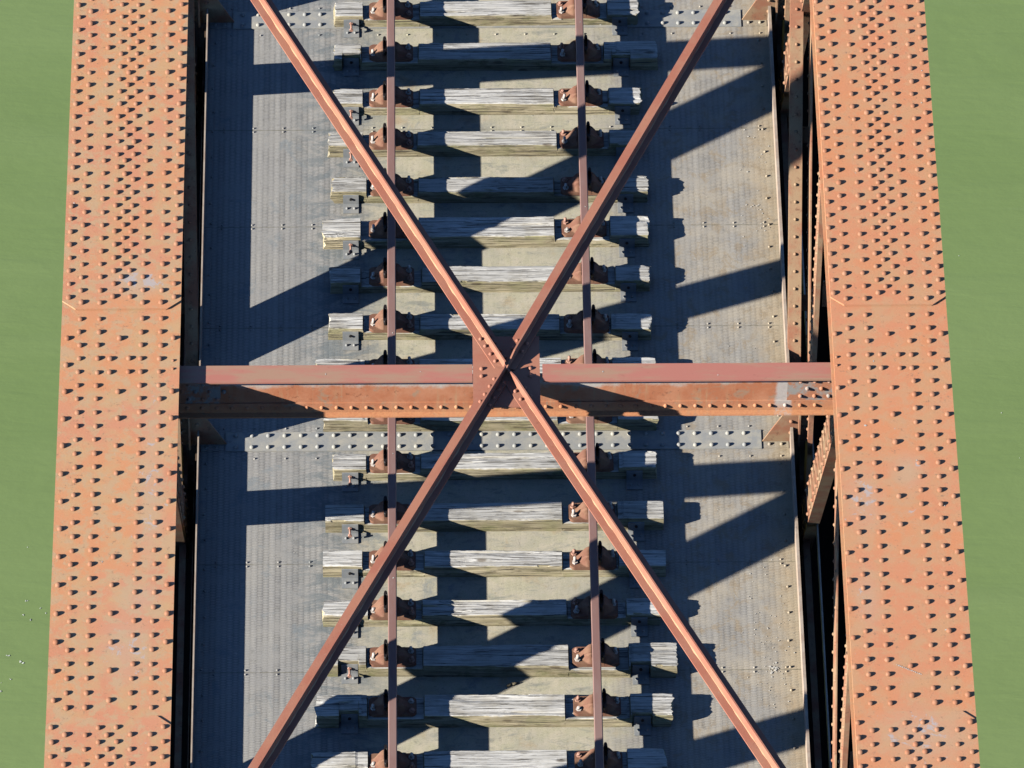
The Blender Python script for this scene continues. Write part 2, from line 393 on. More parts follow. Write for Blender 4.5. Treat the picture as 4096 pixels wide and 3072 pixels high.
def top_chord(c, s):
    """c centre, s=+1 right truss, -1 left truss"""
    mb = MB()
    xin, xout = c-s*HW, c+s*HW
    xi = xin+s*.022 if s > 0 else xin
    a, b = min(xi, xout), max(xi, xout)
    mb.box(a, b, Y0, Y1, ZB-.014, ZB)
    mb.box(a, b, Y0, Y1, ZB-.030, ZB-.016)                            # second ply under it
    if s > 0: mb.box(xin, xin+.11, Y0, Y1, ZB-.044, ZB-.031)         # angle leg proud of the covers
    for q in (-.28, .28):                                             # two webs with their angles
        mb.box(c+q-.007, c+q+.007, Y0, Y1, ZB-.50, ZB-.046)
        o = .1 if q > 0 else -.1
        mb.box(min(c+q, c+q+o), max(c+q, c+q+o), Y0, Y1, ZB-.512, ZB-.501)
        mb.box(min(c+q+o*.08, c+q+o*.2), max(c+q+o*.08, c+q+o*.2), Y0, Y1, ZB-.13, ZB-.047)
        y = Y0+.1
        while y < Y1:
            sgn = 1 if q > 0 else -1
            if -6 < y < 7:
                mb.dome((c+q+sgn*.007, y, ZB-.45), (sgn, 0, 0), .017, .017, 8, 2)
                mb.dome((c+q+sgn*.02, y, ZB-.09), (sgn, 0, 0), .017, .017, 8, 2)
            y += .136
    # rivets of the bare middle stretch
    for i in range(29):
        y = .523-.1361*i
        zz = ZB if y > -3.36 else ZT
        for q in (-.30, -.16, .16, .30): riv(mb, c+q, y, zz)
        if i in (3, 4):
            riv(mb, c-.068, y, zz); riv(mb, c+.068, y, zz)
    for i in range(14):
        y = .325-.2724*i
        for q in (-.395, 0, .395):
            if i == 1 and q*s <= 0: continue
            riv(mb, c+q, y, ZB, .024, .0245)
    for y in (.095, .01): riv(mb, c-s*.398, y, ZB, .013, .014)
    o = part('top_chord', mb, M['chord'])
    def cover(ya, yb, cut_at_a):
        m2 = MB(); k = .085
        e0, e1 = a, b
        if cut_at_a: poly = [(e0, ya+k), (e0+.10, ya), (e1-.10, ya), (e1, ya+k), (e1, yb), (e0, yb)]
        else: poly = [(e0, ya), (e1, ya), (e1, yb-k), (e1-.10, yb), (e0+.10, yb), (e0, yb-k)]
        m2.prism([(x, y, ZB+.0005) for x, y in poly], (0, 0, ZT-ZB-.0005))
        ys = []
        if cut_at_a:
            for q in (-.30, -.16, .16, .30): riv(m2, c+q, .677, ZT)
            y = .736
            while y < 7.2:
                for q in (-.395, -.062, .062, .395): riv(m2, c+q, y, ZT)
                for q in (-.30, -.16, 0, .16, .30): riv(m2, c+q, y+.068, ZT)
                y += .1363
        else:
            y = -3.484
            while y > -6.6:
                for q in (-.395, -.062, .062, .395): riv(m2, c+q, y, ZT)
                for q in (-.30, -.16, 0, .16, .30): riv(m2, c+q, y-.068, ZT)
                y -= .1361
        m2.box(e0+.11, e1-.11, (ya-.004 if cut_at_a else yb), (ya if cut_at_a else yb+.004), ZB+.0005, ZB+.006)   # mastic line
        part('cover_plate', m2, M['chord'], o)
    cover(.616, Y1-.01, True)
    cover(Y0+.01, -3.374, False)
    return o
top_chord(CL, -1); top_chord(CR, 1)

def web_members(c, s):
    xin = c-s*.22; xo = c+s*.22
    zb, zt = -1.22, 6.2
    for k in range(-2, 4):
        yn = PAN*k
        # post: two plates with edge angles, tied by battens
        mb = MB()
        for q in (-1, 1):
            xx = c+q*.195
            mb.box(xx-.006, xx+.006, yn-.135, yn+.135, zb-.3, zt)
            for e in (-1, 1):
                lo, hi = sorted((xx-q*.006, xx-q*.034))
                y_a, y_b = sorted((yn+e*.135, yn+e*.123))
                mb.box(lo, hi, y_a, y_b, zb, zt)
            z = .12
            while z < zt-.1:
                for e in (-1, 1):
                    mb.dome((xx+.006, yn+e*.09, z), (1, 0, 0), .016, .016, 8, 2)
                    mb.dome((xx-.006, yn+e*.09, z), (-1, 0, 0), .016, .016, 8, 2)
                z += .125
        for z in (1.5, 3.9): mb.box(c-.119, c+.119, yn+.136, yn+.148, z, z+.3)
        part('truss_post', mb, M['truss'])
        # D diagonal: rises to the north, two channels with flanges outward
        m = .637
        if k < 3:
            ax = Vector((0, m, 1)); n1 = Vector((0, 1, -m)).normalized()
            L = (zt-zb)
            base = Vector((0, yn, zb))
            mb = MB(); d = .18
            nr = int(L*1.18/.15)
            for q in (-1, 1):
                xx = c+s*q*.155
                mb.obox(base+Vector((xx-.0065, 0, 0))-n1*d, Vector((.013, 0, 0)), n1*(2*d), ax*L)
                for e in (-1, 1):
                    if e > 0:
                        lo, hi = sorted((xx+s*.0072, xx+s*.018))
                        mb.obox(base+Vector((lo, 0, 0))+n1*(e*d), Vector((hi-lo, 0, 0)), n1*(-e*.07), ax*L)
                    if k >= 1 and e < 0: continue
                    for i in range(0, nr, 1 if e > 0 else 2):
                        p = base+ax*(L*(i+.5)/nr)+n1*(e*(d-.035))
                        mb.dome(p+Vector((xx-s*.007, 0, 0)), (-s, 0, 0), .016, .014, 8, 2)
            if k >= 1:                                   # stiffening angle riveted along the track side
                x0, x1 = sorted((c-s*.326, c-s*.224)); xc = c-s*.276
                mb.obox(base+Vector((x0, 0, 0)), Vector((x1-x0, 0, 0)), n1*.014, ax*L)
                lo, hi = sorted((c-s*.234, c-s*.222))
                mb.obox(base+Vector((lo, 0, 0))-n1*.012, Vector((hi-lo, 0, 0)), n1*.0119, ax*L)
                for i in range(6):
                    p = base+ax*(L*(i+.35)/6); lo, hi = sorted((c-s*.2219, c-s*.1625))
                    mb.obox(p+Vector((lo, 0, 0))+n1*.10, Vector((hi-lo, 0, 0)), n1*.012, ax*.12)
                lo, hi = sorted((c-s*.234, c-s*.222))
                mb.obox(base+Vector((lo, 0, 0))+n1*.0001, Vector((hi-lo, 0, 0)), n1*.12, ax*L)
                lo, hi = sorted((c-s*.332, c-s*.3205))
                mb.obox(base+Vector((lo, 0, 0))+n1*.0141, Vector((hi-lo, 0, 0)), n1*.07, ax*L)
                for i in range(nr):
                    mb.dome(base+ax*(L*(i+.5)/nr)+Vector((xc, 0, 0)), -n1, .016, .016, 8, 2)
            part('truss_diagonal', mb, M['truss'])
        # A diagonal: rises to the south, a laced box
        if k > -2:
            ax = Vector((0, -m, 1)); n1 = Vector((0, -1, -m)).normalized(); L = zt-zb
            base = Vector((0, yn, zb)); mb = MB(); d = .15
            x0, x1 = sorted((c-s*.215, c-s*.145))
            for xx in (x0, x1):
                mb.obox(base+Vector((xx-.006, 0, 0))-n1*d, Vector((.012, 0, 0)), n1*(2*d), ax*L)
            od = part('laced_diagonal', mb, M['under'])  # solid plates keep the cast shadow whole; dark colour stands for shaded gaps
            m2 = MB(); xf = c-s*.215-s*.0065
            for e in (-1, 1):                                  # flange plates and edge angles
                m2.obox(base+Vector((x0-.022, 0, 0))+n1*(e*(d+.0005)), Vector((x1-x0+.030, 0, 0)), n1*(e*.012), ax*L)
                lo, hi = sorted((xf, xf-s*.012)); m2.obox(base+Vector((lo, 0, 0))+n1*(e*d), Vector((hi-lo, 0, 0)), n1*(-e*.06), ax*L)
            nl = 52
            for i in range(nl):
                p = base+ax*(L*i/nl); q2 = base+ax*(L*(i+1)/nl); sg = 1 if i % 2 == 0 else -1
                A1 = p-n1*(sg*(d-.035)); A2 = q2+n1*(sg*(d-.035)); dv = A2-A1
                wv = Vector((1, 0, 0)).cross(dv).normalized()*.05
                lo, hi = sorted((xf-s*.0125, xf-s*.021))
                m2.obox(A1+Vector((lo, 0, 0))-wv*.5, dv, wv, Vector((hi-lo, 0, 0)))
                m2.dome(A1+Vector((xf-s*.0212, 0, 0)), (-s, 0, 0), .017, .017, 8, 2)
            part('lacing', m2, M['truss'], od)
    # bottom chord, a trough of two webs on a floor plate
    mb = MB()
    for q in (-1, 1):
        xx = c+q*.30
        mb.box(xx-.008, xx+.008, Y0, Y1, -1.75, -.62 if q*s < 0 else -.30)  # outer web made taller to keep the inside of the trough in shade
        lo, hi = sorted((xx+q*.009, xx+q*.10)); zf = -.62 if q*s < 0 else -.30
        mb.box(lo, hi, Y0, Y1, zf-.012, zf)
        y = Y0+.05
        while y < Y1:
            if -1 < y < 11: mb.dome((xx-q*.008, y, -.70), (-q, 0, 0), .017, .017, 8, 2)
            y += .14
    mb.box(c-.29, c+.29, Y0, Y1, -1.775, -1.76)
    ob = part('bottom_chord', mb, M['under'])
    m2 = MB(); lo, hi = sorted((c-s*.232, c-s*.176)); m2.box(lo, hi, Y0, Y1, -.64, -.628)
    lo, hi = sorted((c-s*.292, c-s*.286)); m2.box(lo, hi, Y0, Y1, -.80, -.60)
    part('flange_angle', m2, M['truss'], ob)
web_members(CL, -1); web_members(CR, 1)

# service pipe beside the right hand truss, floor beams, stringers
mb = MB(); mb.box(2.715, 2.728, Y0, Y1, -.02, .10); part('cable_guard', mb, M['angle'])
for k in range(-1, 4):
    y = PAN*k; mb = MB()
    mb.box(-2.5, 2.56, y-.007, y+.007, -1.25, -.03); mb.box(-2.5, 2.56, y-.16, y+.16, -.029, -.0165); mb.box(-2.5, 2.56, y-.16, y+.16, -1.265, -1.251)
    part('floor_beam', mb, M['under'])
for x in (-.84, .84):
    mb = MB(); mb.box(x-.006, x+.006, Y0, Y1, -.55, -.03); mb.box(x-.1, x+.1, Y0, Y1, -.562, -.551)
    part('stringer', mb, M['under'])

# deck plate with its seams, rivets, cover strips and upturned edge angles
mb = MB(); mb.box(-2.464, 2.529, Y0, Y1, -.012, 0)
def seam(y, xs, r=.0105, h=.012):
    for x in xs:
        for dy in (-.023, .023): mb.dome((x, y+dy, -.0005), (0, 0, 1), r, h, 9, 3)
xs = [-2.31+.262*i for i in range(19)]
for k in range(-1, 3):
    for q in (1.303, 2.518, 3.712-.0): seam(PAN*k+ (q if True else 0)+.055, [x for x in xs])
y = Y0+.2
while y < Y1:
    for x in (-2.405, 2.445):
        mb.dome((x+rr.uniform(-.012, .012), y+rr.uniform(-.03, .03), -.0005), (0, 0, 1), .013, .016, 9, 3)
    y += .285
for k in range(-1, 4):
    for x in xs:
        for dy in (-.20, .145): mb.dome((x+.05, PAN*k+dy+.03, -.0005), (0, 0, 1), .0105, .012, 9, 3)
deck = part('deck_plate', mb, M['deck'], B, 'grey patterned steel deck plate')
for k in range(-1, 4):
    yc = PAN*k+.018
    m2 = MB(); m2.box(-2.245, 2.292, yc-.107, yc+.107, .0006, .011)
    i = 0; x = -2.16
    while x < 2.28:
        for dy in (-.066, .066): m2.dome((x, yc+dy, .0105), (0, 0, 1), .0215, .022, 12, 4)
        x += .139
    part('cover_strip', m2, M['strip'], deck)
    for x0, x1 in ((-2.455, -2.26), (2.31, 2.522)):
        m2 = MB(); m2.box(x0, x1, yc-.10, yc+.10, .0006, .009)
        for x in (x0+.05, x1-.06):
            for dy in (-.06, .05): m2.dome((x, yc+dy, .0085), (0, 0, 1), .017, .018, 10, 3)
        part('cover_strip', m2, M['deck'], deck)
m2 = MB(); m2.box(-2.477, -2.4645, Y0, Y1, -.1, .186); part('edge_angle', m2, M['angle'], deck)
m2 = MB(); m2.box(2.5295, 2.553, Y0, Y1, -.1, .186); part('edge_angle', m2, M['angle'], deck)

# knee plates at the foot of every post
for s, c in ((-1, CL), (1, CR)):
    xi = c-s*.19
    for k in range(-1, 4):
        y = PAN*k; m2 = MB()
        base = 2.30 if s > 0 else 2.235
        d = abs(xi)-base
        pts = [(s*base, .012), (s*(abs(xi)-.09), .60), (xi, .60), (xi, .012)]
        m2.prism([(x, y-.012, z) for x, z in pts], (0, .012, 0))
        lo, hi = sorted((s*(abs(xi)-.09), s*(abs(xi)-.075)))
        m2.box(lo, hi, y-.075, y-.013, .012, .60)
        for z in (.12, .26, .40): m2.dome((s*(abs(xi)-.15), y-.012, z), (0, -1, 0), .02, .02, 10, 3)
        for z in (.19, .33, .47): m2.dome((s*(abs(xi)-.035), y-.012, z), (0, -1, 0), .022, .024, 10, 3)
        part('knee_plate', m2, M['truss'])

# cross strut at the panel point
ZS = 6.265
mb = MB()
mb.box(-2.53, 2.58, .030, .044, 5.856, ZS-.016)
mb.box(-2.53, 2.58, .016, .0295, 5.856, 5.965)
mb.box(-2.53, 2.58, -.030, .0155, 5.856, 5.868)
mb.box(-2.53, 2.58, .0445, .10, 5.856, 5.868)
x = -2.33
while x < 2.42:
    mb.dome((x, .016, 5.922), (0, -1, 0), .017, .019, 10, 3); x += .111
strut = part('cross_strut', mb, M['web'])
def flange(x0, x1, name):
    m2 = MB(); k = .022
    e = [(x0, -.05), (x1, -.05), (x1, .123), (x0, .123)]
    if x0 > 0: e = [(x0+k, -.05), (x1, -.05), (x1, .123), (x0, .123), (x0, -.05+k), (x0+k*.3, -.05+k*.3)]
    m2.prism([(x, y, ZS-.015) for x, y in e], (0, 0, .015))
    return part(name, m2, M['flange'], strut)
flange(-2.50, -.214, 'top_flange'); flange(.304, 2.55, 'top_flange')
for x0, x1 in ((2.12, 2.57), (-2.52, -2.08)):
    m2 = MB(); m2.box(x0, x1, .0215, .0295, 5.967, 6.235)
    xs3 = [x0+.10+i*.105 for i in range(4)]
    for i, z in enumerate((6.175, 6.095, 6.015)):
        for x in xs3: m2.dome((x+(.05 if i == 1 else 0), .0215, z), (0, -1, 0), .018, .02, 10, 3)
    part('end_plate', m2, M['peeled'], strut)

# gusset plate under the crossing of the braces
mb = MB(); mb.box(-.2105, .2845, -.309, .406, ZS-.012, ZS+.0005)
for x in (-.145, .215):
    for y in (.075, .0): mb.dome((x, y, ZS), (0, 0, 1), .018, .018, 12, 3)
part('gusset_plate', mb, M['brace'])

# four lateral braces: T sections
O = Vector((.037, .047, 0))
def brace(dx, dy, left, right, zoff, taper, dustside, rside=(-1, 1)):
    d = Vector((dx, dy, 0)); L = d.length+.1; d.normalize()
    n = Vector((d.y, -d.x, 0))                      # to the right of the direction of travel
    if n.x < 0: n = -n                               # always towards +x
    z0 = ZS+.001+zoff
    mb = MB()
    st = .028 if taper else -.0
    mb.obox(O+Vector((0, 0, z0))+d*st-n*left, d*(L-st), n*(left+right), Vector((0, 0, .011)))
    # stem
    h = .078; a0 = .012
    p0 = O+Vector((0, 0, z0+.0112))+d*a0-n*.006; 
    if taper:
        p0 = O+Vector((0, 0, z0+.0112))-n*.006
        pts = [p0-d*.004, p0+d*L, p0+d*L+Vector((0, 0, h)), p0+d*.15+Vector((0, 0, h)), p0-d*.002+Vector((0, 0, .030))]
    else:
        pts = [p0, p0+d*L, p0+d*L+Vector((0, 0, h)), p0+d*.006+Vector((0, 0, h))]
    mb.prism(pts, n*.012)
    for q in ((.12, .20, .29, .37) if not taper else (.22, .31)):
        for e in rside:
            off = -left*.5 if e < 0 else right*.55
            mb.dome(O+Vector((0, 0, z0+.0105))+d*q+n*off, (0, 0, 1), .016, .017, 12, 3)
    ob = part('lateral_brace', mb, M['brace'])
    # dust lying in the corner of the stem: one ragged fillet
    m2 = MB(); cr = random.Random(int(dx*100)); e = -1 if dustside < 0 else 1
    nq = 90; a_, b_ = .30, L-.05; prev = None
    for k in range(nq+1):
        q = a_+(b_-a_)*k/nq
        wd = max(.0015, .0045+.006*noise.noise(Vector((q*9, dx, 1)))+.004*noise.noise(Vector((q*40, dx, 5))))
        o0 = O+Vector((0, 0, z0+.0113))+d*q+n*(e*.0063)
        n0 = len(m2.v)
        m2.v += [tuple(o0), tuple(o0+Vector((0, 0, wd*.7))), tuple(o0+n*(e*wd))]
        if prev is not None:
            for u0, u1 in ((0, 1), (1, 2), (2, 0)): m2.face([prev+u0, prev+u1, n0+u1, n0+u0] if e < 0 else [prev+u1, prev+u0, n0+u0, n0+u1])
        prev = n0
    part('rust_dust', m2, M['dust'], ob)
    return ob
brace(-1.865*1.28, 3.977*1.28, .066, .080, 0, False, -1)          # NW
brace(1.832*1.30, -3.858*1.30, .066, .080, 0, True, -1)           # SE
brace(1.734*1.30, 3.903*1.30, .088, .056, .0025, True, 1)        # NE
brace(-1.790*1.32, -3.877*1.32, .088, .056, .0025, False, 1)     # SW

# ------------------------------------------------------------------ sleepers
S = [  # xl, xr, north edge l, r, south edge l, r, depth, notch, light
 (-1.333, 1.369, 10.395, 10.41, 10.205, 10.220, .125),
 (-1.338, 1.524, 9.855, 9.876, 9.660, 9.645, .127),
 (-1.343, 1.362, 9.288, 9.289, 9.097, 9.088, .125),
 (-1.387, 1.377, 8.745, 8.765, 8.574, 8.574, .125),
 (-1.353, 1.401, 8.194, 8.190, 8.005, 7.995, .122),
 (-1.427, 1.389, 7.691, 7.694, 7.447, 7.455, .128),
 (-1.363, 1.388, 7.106, 7.101, 6.912, 6.918, .122),
 (-1.375, 1.386, 6.545, 6.522, 6.360, 6.335, .122),
 (-1.480, 1.403, 6.006, 6.003, 5.820, 5.815, .125),
 (-1.411, 1.403, 5.460, 5.466, 5.285, 5.268, .125),
 (-1.335, 1.388, 4.902, 4.914, 4.718, 4.722, .123),
 (-1.418, 1.456, 4.325, 4.348, 4.130, 4.138, .125),
 (-1.436, 1.462, 3.808, 3.794, 3.631, 3.612, .120),
 (-1.400, 1.384, 3.252, 3.248, 3.078, 3.075, .124),
 (-1.366, 1.501, 2.738, 2.762, 2.535, 2.498, .127),
 (-1.455, 1.444, 2.213, 2.207, 1.978, 1.968, .128),
 (-1.497, 1.380, 1.600, 1.618, 1.376, 1.395, .126)]
S = [(a, b, c-.010, d-.010, e-.010, f-.010, g+.018) for a, b, c, d, e, f, g in S]
GAUGE = .8355
RAILTOP = .345
place_txt = ['running along the top edge of the photo', 'seventh full one above the cross strut', 'sixth full one above the cross strut', 'fifth full one above the cross strut',
 'fourth full one above the cross strut', 'third full one above the cross strut', 'second full one above the cross strut', 'first full one above the cross strut',
 'half hidden just above the cross strut', 'half hidden just below the cross strut', 'first full one below the cross strut', 'second full one below the cross strut',
 'third full one below the cross strut', 'fourth full one below the cross strut', 'fifth full one below the cross strut', 'sixth full one below the cross strut',
 'running along the bottom edge of the photo']
look_txt = ['pale weathered timber sleeper', 'deeply notched grey sleeper with rounded right end', 'silvery cracked sleeper with shadowed right half', 'pale split timber sleeper', 'dark knotty grey sleeper',
 'broad bleached sleeper with rotten left end', 'dull grey timber sleeper', 'dark grained timber sleeper', 'pale timber sleeper', 'tan sided timber sleeper', 'pale fissured timber sleeper',
 'long grey timber sleeper', 'grey sleeper dotted with knots', 'smooth grey timber sleeper', 'long pale sleeper with ragged right end', 'broad cream notched sleeper', 'pale timber sleeper']
def sleeper(i):
    xl, xr, nl, nr, sl, sr, dep = S[i]
    cx = (xl+xr)/2; Lx = xr-xl; yl = (nl+sl)/2; yr = (nr+sr)/2; cy = (yl+yr)/2
    wl, wr = nl-sl, nr-sr
    rz = math.atan2(yr-yl, Lx)
    rnd = random.Random(100+i); sd = rnd.uniform(0, 50)
    seat = [rnd.uniform(.038, .052), rnd.uniform(.038, .052)]
    sw = [(-GAUGE-cx-rnd.uniform(.20, .27), -GAUGE-cx+rnd.uniform(.215, .27)), (GAUGE-cx-rnd.uniform(.215, .27), GAUGE-cx+rnd.uniform(.20, .27))]
    notch = {1: ((-1.27, -1.11, .055), (1.12, 1.285, .05)), 14: ((-1.285, -1.115, .045), (1.12, 1.285, .05)), 15: ((-1.275, -1.115, .06), (1.12, 1.285, .03)), 5: ((-1.50, -1.34, .0),)}.get(i, ())
    st = set(); n = 130
    for k in range(n+1): st.add(round(-Lx/2+Lx*k/n, 4))
    for a, b in sw:
        for q in (a, b): st.add(round(q-.004, 4)); st.add(round(q+.004, 4))
    for a, b, _ in notch:
        for q in (a, b): st.add(round(q-cx-.002, 4)); st.add(round(q-cx+.002, 4))
    xs = sorted(q for q in st if -Lx/2 <= q <= Lx/2)
    prof = []
    def ring(x):
        t = x/Lx+.5; wd = (wl+(wr-wl)*t)/2
        top = dep
        for j, (a, b) in enumerate(sw):
            jag = .012*noise.noise(Vector((sd, j*3.1, x*40)))
            if a < x < b: top = dep-seat[j]
        # worn, sunken middle and ends
        top += .006*noise.noise(Vector((x*2.2+sd, 1.7, 0)))
        if abs(x) > GAUGE+.24: top += .005
        ins = 0
        for a, b, dd in notch:
            if a-cx < x < b-cx: ins = dd
        endw = max(0, 1-(Lx/2-abs(x))/.05)
        c = .012+.010*endw
        if i == 5 and x < -Lx/2+.20: c += .03*min(1, (-Lx/2+.20-x)/.1)
        pts = []
        ys = -wd+ins; yn = wd
        for k in range(5): pts.append((yn, 0+(top-c)*k/4, 0))
        pts.append((yn-c*.3, top-c*.3, 1))
        m = 16
        for k in range(m+1): pts.append((yn-c-(yn-ys-2*c)*k/m, top, 2))
        pts.append((ys+c*.3, top-c*.3, 1))
        for k in range(5): pts.append((ys, (top-c)*(1-k/4), 0))
        out = []
        for (y, z, kind) in pts:
            g = noise.noise(Vector((x*1.8+sd, y*38, z*38)))+.6*noise.noise(Vector((x*5+sd, y*95, z*95+9)))
            d = .0036*g
            cr = noise.noise(Vector((x*1.1+sd*2, y*24+3, 5.5)))
            if kind == 2:
                if cr > .34: d -= min(.014, (cr-.34)*.07)
                z2 = z+d; y2 = y
            elif kind == 1:
                z2 = z+d*1.5-.007*abs(noise.noise(Vector((x*14+sd, 2, y))))-(.016 if noise.noise(Vector((x*5+sd*3, 4, y*9))) > .42 else 0); y2 = y
            else:
                z2 = z; y2 = y+(d if y > 0 else -d)*1.2
                if z == 0: z2 = .0012
            out.append((y2, z2))
        return out
    mb = MB(); R = []
    for x in xs:
        r = ring(x); ids = []
        for (y, z) in r:
            e = 0
            if abs(abs(x)-Lx/2) < 1e-4:
                e = (.024*noise.noise(Vector((sd+x, y*45, z*30)))+.016*noise.noise(Vector((sd*2+x, y*14, z*9))))
                if i == 14 and x > 0: e += .02*noise.noise(Vector((sd, y*30, 1)))
            ids.append(len(mb.v)); mb.v.append((x+e, y, z))
        R.append(ids)
    m = len(R[0])
    for a, b in zip(R, R[1:]):
        for k in range(m-1): mb.face([a[k], a[k+1], b[k+1], b[k]])
        mb.face([a[m-1], a[0], b[0], b[m-1]])
    mb.face(list(reversed(R[0]))); mb.face(R[-1])
    o = mb.build('sleeper', M['wood'], None, (cx, cy, 0), rz)
    tag(o, look_txt[i]+', '+place_txt[i], 'sleeper', 'timber sleepers across the bridge deck')
    return rz, seat
seats = [sleeper(i) for i in range(len(S))]

# ------------------------------------------------------------------ rails
def rail(x0, label):
    H = RAILTOP-.18
    half = [(.026, 0), (.031, .006), (.031, .028), (.022, .040), (.0095, .050), (.0095, .108), (.024, .120), (.0345, .128), (.0360, .150), (.034, .159), (.0285, H)]
    prof = half+[(-a, b) for a, b in reversed(half)]
    mb = MB(); k = len(prof); ya, yb = Y0+2, Y1
    mb.v += [(x, ya, z) for x, z in prof]+[(x, yb, z) for x, z in prof]
    for i in range(k):
        j = (i+1) % k
        mb.face([i, i+k, j+k, j], False)
    mb.face(list(range(k))); mb.face([k+i for i in reversed(range(k))])
    o = mb.build('rail', M['rail'], None, (x0, 0, .18))
    tag(o, label, 'rail', 'the two running rails')
rail(-GAUGE, 'left of the two long brown steel rails running up the photo')
rail(GAUGE, 'right of the two long brown steel rails running up the photo')

# ------------------------------------------------------------------ rail chairs (local +x is the outer, keyed side)
CH = .103
def sstep(a, b, x):
    t = max(0, min(1, (x-a)/(b-a))); return t*t*(3-2*t)
def chair_h(x, y):
    ay = abs(y)
    base = .030
    h = base
    if abs(x) <= .036: return .0765
    if x < 0:                                                   # inner jaw: rib rising to the rail
        t = sstep(-.165, -.040, x)
        wv = .026+.060*t**1.3
        hump = 1-sstep(wv*.55, wv*1.15, ay)
        h = base+(.068*t**1.1)*hump
        rib = (1-sstep(.008, .016, abs(ay-.030-.02*t)))*.009*t
        h += rib
    else:
        if x < .070: return .0765
        t = 1-sstep(.066, .178, x)
        wv = .034+.058*t**.8
        hump = 1-sstep(wv*.55, wv*1.1, ay)
        h = base+(.078*t**.8)*hump
        h += (1-sstep(.006, .014, abs(ay-.034-.018*t)))*.010*t
    return h
def chair_mesh():
    mb = MB()
    xs = sorted(set([-.193+.386*k/56 for k in range(57)]+[-.0362, -.0358, .0358, .0362, .0698, .0702]))
    ny = 30; hy = .096
    G = []
    for x in xs:
        ex = max(0, (abs(x)-.150)/.043); lim = hy*math.sqrt(max(.0, 1-.45*ex*ex)) if ex > 0 else hy
        row = []
        for k in range(ny+1):
            y = -lim+2*lim*k/ny
            row.append(len(mb.v)); mb.v.append((x, y, chair_h(x, y)))
        G.append(row)
    for a, b in zip(G, G[1:]):
        for k in range(ny): mb.face([a[k], b[k], b[k+1], a[k+1]], False)
    # skirt
    rim = [r[0] for r in G]+G[-1][1:]+[r[-1] for r in reversed(G[:-1])]+list(reversed(G[0][1:-1]))
    lowi = []
    for q in rim:
        x, y, z = mb.v[q]; lowi.append(len(mb.v)); mb.v.append((x*1.01, y*1.02, 0))
    for k in range(len(rim)):
        j = (k+1) % len(rim)
        mb.face([lowi[k], lowi[j], rim[j], rim[k]])
    mb.face(list(reversed(lowi)))
    return mb
def bolt_mesh(h=.04, r=.0165):
    mb = MB(); mb.cyl((0, 0, 0), (0, 0, .013), r*1.55, 6); mb.cyl((0, 0, .0131), (0, 0, h), r*.8, 10); mb.dome((0, 0, h), (0, 0, 1), r*.8, .004, 10, 2)
    return mb
def key_mesh():
    # folded spring steel key: a flat loop open in the middle
    mb = MB(); n = 20
    outer, inner = [], []
    for k in range(n):
        a = 2*PI*k/n
        sx = math.copysign(abs(math.cos(a))**.6, math.cos(a)); sy = math.copysign(abs(math.sin(a))**.75, math.sin(a))
        outer.append((.0175*sx, .100*sy)); inner.append((.0125*sx, .004+.062*sy))
    z0, z1 = 0, .046
    for z in (z0, z1):
        for p in outer+inner: mb.v.append((p[0], p[1], z))
    for k in range(n):
        j = (k+1) % n
        mb.face([k, j, 2*n+j, 2*n+k], True)
        mb.face([n+j, n+k, 3*n+k, 3*n+j], True)
        mb.face([2*n+k, 2*n+j, 3*n+j, 3*n+k])
        mb.face([j, k, n+k, n+j])
    return mb
proto_chair = empty('rail_chair')
ci = chair_mesh().build('casting', M['chair'], proto_chair)
ky = key_mesh().build('key', M['key'], proto_chair, (.0565, 0, .079))
bolts = []
for (x, y, h, mt) in ((-.158, .052, .045, 'pinkbolt'), (-.150, -.045, .052, 'bolt'), (.158, .030, .055, 'bolt')):
    b = bolt_mesh(h).build('bolt', M[mt], proto_chair, (x, y, .030)); bolts.append(b)
first = [True]
def place_chair(i, side):
    xl, xr, nl, nr, sl, sr, dep = S[i]
    x = side*GAUGE; t = (x-xl)/(xr-xl); y = ((nl+sl)/2)*(1-t)+((nr+sr)/2)*t
    rz, seat = seats[i]
    o = proto_chair if first[0] else copy_tree(proto_chair)
    first[0] = False
    o.location = (x, y+.004, dep-seat[0 if side < 0 else 1]-.002)
    # seat heights differ a little: stretch so the rail foot always bears on the chair
    o.rotation_euler = (0, 0, (0 if side > 0 else PI)+rz)
    o.scale = (1, 1, (.1808-o.location.z)/.0765)
    g = random.Random(i*7+side)
    for c in o.children:
        if c.name.split('.')[0] == 'bolt':
            c.rotation_euler = (g.uniform(-.12, .12), g.uniform(-.12, .12), g.uniform(0, 3))
            f = g.random()
            c.scale = (1, 1, .55 if f < .3 else g.uniform(.85, 1.15))
    wh = 'left' if side < 0 else 'right'
    wh2 = place_txt[i].replace('running along', 'sleeper along').replace('full one', 'full sleeper').replace('half hidden just', 'half hidden sleeper')
    tag(o, f'rusty iron chair holding the {wh} rail, {wh2}', 'rail chair', 'rail chairs bolted to the sleepers')
for i in range(len(S)):
    for side in (-1, 1): place_chair(i, side)

